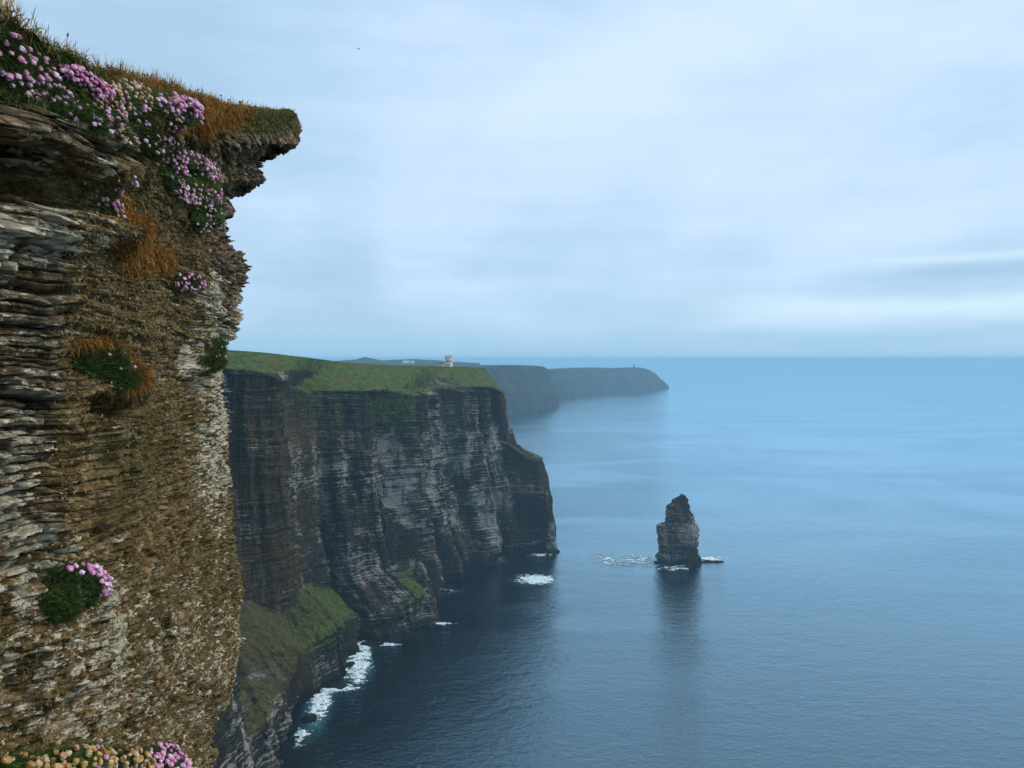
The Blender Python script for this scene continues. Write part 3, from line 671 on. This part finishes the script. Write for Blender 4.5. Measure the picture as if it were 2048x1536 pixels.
lump = fbm(A, 5.5, 61, 5, .62); big_ = fbm(A, (.9, .9, .7), 62, 4)
fz = fbm(A, 30, 63, 3, .6)
rk = np.clip(.55 + strata * .45, 0, 1) * (1 - turf)
dn = rk * ((b1 - .5) * .075 + (b2 - .5) * .085 + (b3 - .5) * .05 - j1 * .04 - j2 * .03) + (big_ - .5) * .42 * (1 - turf) * (1 - .8 * strata) + (lump - .5) * (.12 - .085 * strata) + (fz - .5) * .028
dn -= .05 * sstep(fbm(A, (3, 3, 2.2), 64, 4, .6), .56, .68) * (1 - turf)
dn += .16 * lip - .62 * cave - .30 * under - .02 * nose + .10 * bench - .07 * sstep(np.concatenate([np.zeros(nl), np.linspace(0, 1, NU), np.ones(nr)]), .88, 1)[:, None] * (apy < 420)
dn += (1 - strata) * .05 * blob(jx, jy, 250, 620, 140, 250)
# keep the drawn silhouette: damp displacement at the corner, more jagged beds there
dn *= (.45 + .55 * fade_wrap) * (1 - .5 * nose) * (1 - .65 * (1 - sstep(np.abs(VJ - nt), 6, 40)) * (apx > 200))
AD = A + NN * dn[..., None]
def blur(a, k):
    for ax in (0, 1):
        p_ = np.concatenate([np.repeat(a.take([0], ax), k, ax), a, np.repeat(a.take([-1], ax), k, ax)], ax); c_ = np.cumsum(p_, ax)
        a = (c_.take(range(2 * k, c_.shape[ax]), ax) - np.concatenate([c_.take([0], ax) * 0, c_.take(range(0, c_.shape[ax] - 2 * k - 1), ax)], ax)) / (2 * k + 1)
    return a
DB = blur(blur(dn, 9), 9)
AD[:, :nt, 2] += (fbm(A[:, :nt], .4, 71, 4) - .5) * .3 * sstep(nt - VJ[:, :nt], 2, 12)
moss = np.clip(.62 - strata * .75 + blob(jx, jy, 250, 600, 150, 260, .6) * .5 + .25 * sstep(jy, 1000, 1200), 0, 1)
lich = np.clip(.42 * blob(jx, jy, 20, 1150, 170, 420, .6) + .60 * sstep(jy, 950, 1300) * sstep(jx, -200, 250) + .9 * blob(jx, jy, 432, 780, 66, 270, .5) + .9 * blob(jx, jy, 325, 725, 24, 40, .6) + .8 * blob(jx, jy, 405, 600, 50, 60, .5) + .9 * blob(jx, jy, 30, 470, 110, 70) + .8 * blob(jx, jy, 130, 325, 45, 40) + .36 * strata * (jx < 200) + .6 * blob(jx, jy, 380, 640, 70, 120), 0, 1.2)
orange = np.clip(1.0 * blob(.5 * (jx + apx), .5 * (jy + apy), 385, 222, 120, 52, .3) + .8 * blob(jx, jy, 230, 165, 90, 22, .4) + .95 * blob(apx, jy, 205, 450, 24, 95, .4) + .95 * blob(jx, apy, 272, 512, 55, 22, .4) + .9 * blob(apx, apy, 163, 692, 22, 20) + .9 * blob(apx, jy, 203, 750, 17, 48) + .45 * blob(jx, jy, 90, 55, 100, 14, .5) + .5 * blob(jx, jy, 100, 92, 30, 16), 0, 1)
green = np.clip(.0 * n0 + .95 * blob(jx, jy, 40, 140, 130, 75, .35) + .75 * blob(jx, jy, 550, 236, 55, 22, .5) + .8 * blob(jx, jy, 490, 235, 60, 15) + .9 * blob(apx, apy, 378, 705, 24, 32) + .6 * blob(jx, jy, 190, 210, 90, 55) + turf * .45, 0, 1)
moss = moss * (1 - .8 * nose) * (1 - .65 * blob(jx, jy, 435, 780, 60, 260, .4)) * (1 - .6 * blob(jx, jy, 325, 725, 24, 40, .5)) * (1 - .5 * blob(jx, jy, 405, 600, 50, 60, .5)); lich = lich * (1 - turf)
orange = np.clip(orange + turf * .55 * (n0 > .45), 0, 1)
NMASK = {'mask': np.stack([moss, lich, orange], -1), 'mask2': np.stack([green * (1 - orange), (.5 * b1 + .5 * b2) * rk, (j2 * .6 + j1 * .5 + j3 * .45) * np.clip(.25 + strata, 0, 1)], -1)}
rf = gridobj('rock_face', AD, M_NEAR, NMASK); tag(rf, kind='structure')
AN = gnormals(AD); AN = -AN if np.mean(AN[nl:nl + NU, nt:nt + NV, 0]) < 0 else AN

# ------------------------------------------------------------------ plant cover
def pick(weight, n):
    w_ = weight.ravel(); w_ = w_ / w_.sum(); return RNG.choice(w_.size, n, p=w_)
VIS = np.zeros(AD.shape[:2], bool); VIS[nl + 60:nl + NU + 12, nt - 12:nt + NV] = True
area = np.concatenate([np.zeros(nl), (D[:, 0] / D.max()) ** 2, np.ones(nr)])[:, None] * VIS
def blades(name, weight, n, lmin, lmax, wd, mat, up=.6, outw=.7, spread=.6, lift=0.0, droop=.3):
    """thin leaf blades, three verts each side, rooted on the rock face; one mesh"""
    idx = pick(weight, n)
    p = AD.reshape(-1, 3)[idx] + RNG.normal(0, .006, (n, 3)); nrm = AN.reshape(-1, 3)[idx]
    L = RNG.uniform(lmin, lmax, n)[:, None]
    d = nrm * outw + np.array([0, 0, up]) + RNG.normal(0, spread, (n, 3)); d /= np.linalg.norm(d, axis=1, keepdims=True)
    s = np.cross(d, RNG.normal(0, 1, (n, 3))); s /= np.linalg.norm(s, axis=1, keepdims=True); s *= wd * RNG.uniform(.6, 1.3, (n, 1))
    p = p + nrm * lift
    m1 = p + d * L * .55; tp = p + d * L + np.array([0, 0, -1]) * L * droop
    V = np.stack([p - s * .7, p + s * .7, m1 + s, m1 - s, tp], 1).reshape(-1, 3)
    k = np.arange(n)[:, None] * 5
    q = np.concatenate([k + 0, k + 1, k + 2, k + 0, k + 2, k + 3, k + 3, k + 2, k + 4], 1).reshape(-1, 3)
    return link(rawmesh(name, V, q), name, mat)
area_n = area * (1 + 0 * AD[..., 0])
tag(blades('grass', area_n * np.clip(green - .25, 0, 1) * (apx < 430), 30000, .02, .055, .0016, M_GRASS, .5, .7, .5), 'dense dark green turf over the upper left edge of the rock face', kind='stuff')
tag(blades('dry_grass', area_n * np.clip(orange - .3, 0, 1) ** 1.2, 38000, .015, .05, .0016, M_STRAW, .15, .55, .6, droop=.8), 'orange withered grass on the ridge and hanging down the rock', kind='stuff')
tag(blades('moss', area_n * np.clip(moss - .35, 0, 1) * (1 - orange) * (1 - green) * (1 - .6 * sstep(jy, 800, 1100)), 95000, .005, .017, .0026, M_MOSS, .1, .7, .8), 'brown mossy growth matting the rock face', kind='stuff')
tag(blades('nose_turf_grass', area_n * blob(apx, apy, 540, 236, 62, 26, .3), 6000, .015, .05, .003, M_OLIVE, .2, .7, .5, droop=.6), 'short olive turf capping the jutting block at the end of the ridge', kind='stuff')

def at_px(cx, cy):
    """grid index of the face point that was laid at (cx, cy)"""
    sub = (apx[nl:nl + NU, nt:nt + NV] - cx) ** 2 + (apy[nl:nl + NU, nt:nt + NV] - cy) ** 2
    i, j = np.unravel_index(np.argmin(sub), sub.shape); return i + nl, j + nt
# flower head meshes: a rounded tuft of petals on a short stalk, in four tints
def head_mesh(name, mat, seed, r=1.0):
    import bmesh
    rs = np.random.default_rng(seed); bm = bmesh.new()
    bmesh.ops.create_icosphere(bm, subdivisions=2, radius=1.0)
    for v_ in bm.verts:
        k = .72 + .36 * rs.random(); v_.co = Vector((v_.co.x * k, v_.co.y * k, v_.co.z * k * .72 + .25))
    for f_ in bm.faces: f_.material_index = 0
    n0_ = len(bm.faces)
    rr = .10
    a_ = [bm.verts.new((rr * math.cos(i * 2.094), rr * math.sin(i * 2.094), -.2)) for i in range(3)]
    b_ = [bm.verts.new((rr * math.cos(i * 2.094) + .3, rr * math.sin(i * 2.094), -3.2)) for i in range(3)]
    for i in range(3):
        f_ = bm.faces.new((a_[i], b_[i], b_[(i + 1) % 3], a_[(i + 1) % 3])); f_.material_index = 1
    me = bpy.data.meshes.new(name); bm.to_mesh(me); bm.free(); me.materials.append(mat); me.materials.append(M_STALK); return me
HEADS = {k: [head_mesh('flower_head', m_, s_ + 10 * i) for s_ in range(3)] for i, (k, m_) in enumerate((('pink', M_PINK), ('pale', M_PALE), ('faded', M_FADE), ('rust', M_RUST)))}
GR = 'sea thrift clumps rooted in the rock face'
def thrift(label, shapes, n, kinds, rad=.0125, bulge=.05, leaf=900, name='thrift_clump', bias=0.0, cushion=1.0, leaf_len=(.02, .05), gap=.8, dead=False, hs=None):
    """shapes: list of (cx, cy, rx, ry, tilt) in the drawing of the face; bulge = how far the cushion swells out"""
    m_ = np.zeros(apx.shape)
    for (cx, cy, rx, ry, tl_) in shapes:
        ca, sa = math.cos(tl_), math.sin(tl_); qx = (apx - cx) * ca + (apy - cy) * sa; qy = -(apx - cx) * sa + (apy - cy) * ca
        m_ = np.maximum(m_, np.clip(1 - (qx / rx) ** 2 - (qy / ry) ** 2, 0, 1))
    m_ = m_ * VIS
    i0, j0 = at_px(shapes[0][0], shapes[0][1]); org = AD[i0, j0].copy()
    root = empty(name, org, label, 'plant', GR)
    sel = m_ > 0; ii, jj = np.where(sel); ia, ib, ja, jb = max(ii.min() - 2, 0), ii.max() + 3, jj.min() - 2, jj.max() + 3
    st = max(1, int(min(ib - ia, jb - ja) / 60))
    Pm, Nm, mm = A[ia:ib:st, ja:jb:st] , NN[ia:ib:st, ja:jb:st], m_[ia:ib:st, ja:jb:st]
    lo_ = np.maximum(DB[ia:ib:st, ja:jb:st], -.05)
    hgt = np.sqrt(mm) * bulge * (.7 + .6 * fbm(Pm, 9, 5, 3)) + (fbm(Pm, 28, 6, 3, .6) - .5) * .05 * (mm > 0) - .02 * (mm <= 0)
    CPs = Pm + Nm * (lo_ + hgt)[..., None]
    kp = (mm > 0)[:-1, :-1]
    co = gridobj('cushion', CPs - org, M_LEAF if not dead else M_MOSS, keep=kp, parent=root, smooth=False)
    flat = CPs.reshape(-1, 3); fn = Nm.reshape(-1, 3); wt = (mm.ravel() > .02) * 1.0
    # leaves
    leaf = int(leaf * 4.5)
    idx = RNG.choice(len(flat), leaf, p=wt / wt.sum()); p = flat[idx] - org; nr_ = fn[idx]
    L = RNG.uniform(*leaf_len, leaf)[:, None]; p = p - nr_ * .006 + RNG.normal(0, .009, (leaf, 3)); d = nr_ * .8 + np.array([0, 0, .35]) + RNG.normal(0, .5, (leaf, 3)); d /= np.linalg.norm(d, axis=1, keepdims=True)
    s = np.cross(d, RNG.normal(0, 1, (leaf, 3))); s /= np.linalg.norm(s, axis=1, keepdims=True); s *= .0016
    V = np.stack([p - s, p + s, p + d * L], 1).reshape(-1, 3)
    link(rawmesh('leaves', V, np.arange(leaf * 3).reshape(-1, 3)), 'leaves', M_STRAW if dead else M_LEAF, root)
    # heads, kept apart from each other
    got = []; tries = 0
    yy_ = (flat[:, 2] - flat[wt > 0][:, 2].mean()); wt2 = wt.copy()
    if hs:
        fx, fy = apx[ia:ib:st, ja:jb:st].ravel(), apy[ia:ib:st, ja:jb:st].ravel(); hm_ = 0 * fx
        for (cx, cy, rx, ry, tl_) in hs:
            ca, sa = math.cos(tl_), math.sin(tl_); qx = (fx - cx) * ca + (fy - cy) * sa; qy = -(fx - cx) * sa + (fy - cy) * ca
            hm_ = np.maximum(hm_, ((qx / rx) ** 2 + (qy / ry) ** 2 < 1) * 1.0)
        wt2 = wt * (hm_ + .004)
    wt2 = wt2 * np.exp(bias * yy_ / (np.abs(yy_).max() + 1e-6)); wt2 /= wt2.sum()
    cand = RNG.choice(len(flat), n * 20, p=wt2)
    for c_ in cand:
        q_ = flat[c_] + fn[c_] * RNG.uniform(.014, .036) + np.array([0, 0, RNG.uniform(0, .012)])
        if all((q_[0] - g_[0]) ** 2 + (q_[1] - g_[1]) ** 2 + (q_[2] - g_[2]) ** 2 > (2 * rad * gap * .8) ** 2 for g_, _ in got):
            got.append((q_, fn[c_]))
            if len(got) >= n: break
    ks = list(kinds)
    for q_, nn_ in got:
        me = random.choice(HEADS[random.choice(ks)])
        o = bpy.data.objects.new('flower_head', me); C.objects.link(o); o.parent = root
        ax = Vector(nn_ * .75 + np.array([0, 0, .75]) + RNG.normal(0, .22, 3)).normalized()
        o.location = q_ - org; o.rotation_euler = ax.to_track_quat('Z', 'Y').to_euler(); k_ = rad * .82 * random.uniform(.62, 1.25); o.scale = (k_, k_, k_)
    return root
pk, pl_, fd, rs_ = 'pink', 'pale', 'faded', 'rust'
thrift('loose pale thrift scattered in green turf at the top left corner', [(10, 125, 30, 60, .3)], 14, (pl_, pl_, pk), .016, .02, 300)
thrift('pale thrift heads dotted over dark turf left of the dense pink patch', [(80, 155, 50, 50, .5)], 42, (pl_, pl_, pk), .013, .02, 800)
thrift('sparse thrift on the shaded turf below the dotted heads', [(110, 205, 42, 40, .6)], 30, (pl_,), .012, .03, 1200)
thrift('dense bright pink thrift patch high on the slope', [(168, 160, 42, 16, .55), (195, 185, 22, 14, .8)], 100, (pk, pk, pk, pl_), .0125, .04, 500, gap=.62)
thrift('withered brownish thrift patch right of the bright pink one', [(222, 195, 32, 34, .7)], 100, (fd, fd, fd, pl_), .0125, .04, 500, gap=.66)
thrift('tired pink and brown thrift hanging below the dense patches', [(185, 235, 30, 38, .4)], 65, (fd, pk, fd, pl_), .0125, .05, 900)
thrift('dark drooping thrift tuft with brown heads under the withered patch', [(232, 262, 30, 28, .4)], 40, (fd, pl_, fd), .0125, .07, 1200)
thrift('pink crest of the bulging thrift cushion on the ridge shoulder', [(310, 212, 34, 17, .55), (332, 238, 14, 26, 0)], 100, (pk, pk, pk, pl_), .0140, .12, 500, gap=.6)
thrift('white and pink thrift on the green left shoulder of the bulging cushion', [(278, 205, 22, 18, .3)], 45, (pl_, pl_, pk), .0135, .06, 700, gap=.7)
thrift('bulging dark cushion with purplish thrift heads beneath the pink crest', [(295, 258, 36, 34, 0), (318, 275, 22, 30, 0)], 95, (pl_, fd, pk), .0125, .10, 2600, bias=.4)
thrift('narrow string of thrift trailing down beside the orange streak', [(178, 375, 11, 52, -.12)], 60, (pl_, pk, fd, pl_), .0125, .04, 400, gap=.7)
thrift('long left strand of the great hanging thrift clump', [(327, 340, 15, 62, -.22)], 100, (pl_, pk, pl_), .0135, .06, 700, gap=.62)
thrift('bright pink upper arch of the great hanging thrift clump', [(372, 322, 44, 15, .72), (352, 302, 20, 9, .3)], 100, (pk, pk, pl_), .0140, .11, 500, gap=.6)
thrift('rosy right flank of the great hanging thrift clump', [(414, 372, 18, 42, -.25), (432, 415, 11, 45, -.05)], 100, (pk, pk, pk, fd), .0140, .11, 700, gap=.6)
thrift('shaded middle of the great hanging thrift clump, with paler heads', [(378, 378, 34, 46, .1)], 100, (pl_, fd, pl_), .0135, .08, 2600, gap=.7)
thrift('dark lower beard of the great hanging thrift clump', [(392, 432, 36, 40, 0)], 100, (fd, pl_, pl_), .0125, .08, 2600)
thrift('small lilac thrift tuft on bare pale rock below the orange streak', [(340, 562, 17, 17, .6)], 40, (pl_, pk), .0130, .03, 300, gap=.65)
thrift('green grassy cushion with almost no flowers on the pale right side', [(378, 698, 18, 28, -.2), (390, 732, 15, 20, 0)], 4, (pl_,), .012, .08, 2500, leaf_len=(.02, .05))
thrift('dark cushion with a few white heads below an orange tuft, left of the mossy middle', [(165, 728, 20, 28, 0), (186, 772, 17, 20, .2)], 9, (pl_, pl_, fd), .011, .04, 1100, leaf_len=(.02, .06))
thrift('round dark thrift cushion crowned with pink heads, alone on lichened rock', [(112, 1205, 26, 36, 0), (140, 1150, 30, 16, .4), (160, 1178, 14, 28, 0)], 44, (pk, pl_, pk), .0150, .05, 2200, hs=[(138, 1140, 34, 15, .4), (166, 1175, 15, 32, 0)], leaf_len=(.01, .03), gap=.75)
thrift('golden brown thrift heads in the bottom left corner', [(30, 1540, 60, 26, 0)], 36, (rs_, rs_, fd), .0175, .08, 700, gap=.75)
thrift('golden thrift mixed with a few pink heads on the bottom ledge', [(115, 1532, 46, 34, 0)], 60, (rs_, rs_, fd, pk), .0165, .08, 800, gap=.7)
thrift('tight rusty thrift mound left of the bottom pink bunch', [(205, 1535, 52, 32, 0)], 80, (rs_, rs_, rs_, fd), .018, .09, 800, gap=.66)
thrift('bright pink thrift bunch at the bottom edge', [(312, 1525, 38, 36, 0)], 80, (pk, pk, pk, pl_), .022, .10, 700, gap=.62)
thrift('peach coloured thrift heads right of the bottom pink bunch', [(362, 1540, 22, 18, 0)], 22, (fd, rs_, pk), .024, .08, 300, gap=.7)

# tall seed stalks on the skyline
def stalk(px_, py0, py1, lean, label, group=None):
    i, j = at_px(px_, py0); b = AD[i, max(j - 2, nt - 2)].copy(); d = b[1]; h_ = (py0 - py1) / F * d
    V, Fq = [], []; n_ = 8
    for k in range(n_ + 1):
        tt_ = k / n_; x_ = lean * h_ * tt_ ** 2; z_ = h_ * tt_; r_ = .0012 * (1 - .3 * tt_) * d / 3
        if tt_ > .8: r_ = .0042 * math.sin((tt_ - .8) / .2 * math.pi) * d / 3 + .0008
        for q in range(5): a = q * 1.2566; V.append((x_ + r_ * math.cos(a), r_ * math.sin(a), z_))
    for k in range(n_):
        for q in range(5): Fq.append((k * 5 + q, k * 5 + (q + 1) % 5, (k + 1) * 5 + (q + 1) % 5, (k + 1) * 5 + q))
    o = link(rawmesh('seed_stalk', V, Fq), 'seed_stalk', M_STALK); o.location = b
    return tag(o, label, 'grass stalk', group)
g_ = 'seed stalks on the skyline'
for a in ((137, 108, 66, .1, 'tall upright plantain seed stalk on the skyline above the dense pink thrift'), (18, 28, 5, -.3, 'bent seed stalk at the extreme left of the skyline'),
          (60, 60, 40, .4, 'short seed stalk on the skyline near the top left corner'), (190, 136, 112, -.2, 'stubby seed stalk where the orange ridge begins'),
          (168, 124, 110, .6, 'leaning leafy stalk on the dark tuft before the orange ridge'), (400, 194, 178, .7, 'slanting seed stalk midway along the orange ridge'),
          (446, 209, 190, -.1, 'thin seed stalk over the start of the green turf, left one of a pair'), (458, 211, 196, .2, 'thin seed stalk over the start of the green turf, right one of a pair'),
          (485, 216, 201, .1, 'thin seed stalk closest to the jutting end of the ridge')): stalk(*a, g_)
tag(blades('ridge_grass', area_n * ((VJ > nt - 8) & (VJ < nt + 8)) * (apx > -60) * (apx < 560) * (1.2 - apx / 500), 1800, .03, .09, .0011, M_STRAW, 1.0, .1, .35, droop=.15), 'wispy straw grass along the skyline of the rock face', kind='stuff')

# a gull far out over the water
def gull():
    p = P3(716.5, 98, 160)
    secs = [(-.28, .02, 0), (-.18, .07, 0), (0, .09, .01), (.16, .06, .02), (.24, .045, .03), (.31, .015, .02)]
    V, Fq = [], []; n_ = 8
    for (x_, r_, z_) in secs:
        for q in range(n_): a = 2 * math.pi * q / n_; V.append((x_, r_ * math.cos(a), z_ + r_ * math.sin(a) * .9))
    for k in range(len(secs) - 1):
        for q in range(n_): Fq.append((k * n_ + q, k * n_ + (q + 1) % n_, (k + 1) * n_ + (q + 1) % n_, (k + 1) * n_ + q))
    b = len(V)
    for sgn in (-1, 1):
        o_ = len(V)
        for (y_, x0_, x1_, z_) in ((.05, -.08, .10, .03), (.30, -.02, .13, .16), (.62, -.20, -.10, .10)):
            V += [(x0_, sgn * y_, z_), (x1_, sgn * y_, z_), (x1_, sgn * y_, z_ + .015), (x0_, sgn * y_, z_ + .015)]
        for k in range(2):
            for q in range(4): Fq.append((o_ + k * 4 + q, o_ + k * 4 + (q + 1) % 4, o_ + (k + 1) * 4 + (q + 1) % 4, o_ + (k + 1) * 4 + q))
    o = link(rawmesh('gull', V, Fq), 'gull', M_SLATE, smooth=True); o.location = p; o.rotation_euler = (0.3, 0.1, 1.1)
    tag(o, 'tiny dark gull flying in the pale sky right of the ridge', 'bird')
gull()

# ------------------------------------------------------------------ air
def haze():
    V, Fq = [], []; top_ = max(float(AD[..., 2].max()), float(CD[..., 2].max()), P3(897, 700, TD)[2]) + 2.0; lathe_box(V, Fq, (0, 10000, -6), 140000, 110000, top_ + 6)
    m, t = newmat('sea_haze')
    pv = t.node('ShaderNodeVolumePrincipled'); pv.inputs['Color'].default_value = (.50, .81, 1.0, 1); pv.inputs['Density'].default_value = HAZE
    pv.inputs['Anisotropy'].default_value = 0.0
    o = t.node('ShaderNodeOutputMaterial'); t.l.new(pv.outputs[0], o.inputs['Volume'])
    ob = link(rawmesh('haze', V, Fq), 'haze', m); tag(ob, kind='stuff'); return ob
HAZE = 0.000118
haze()
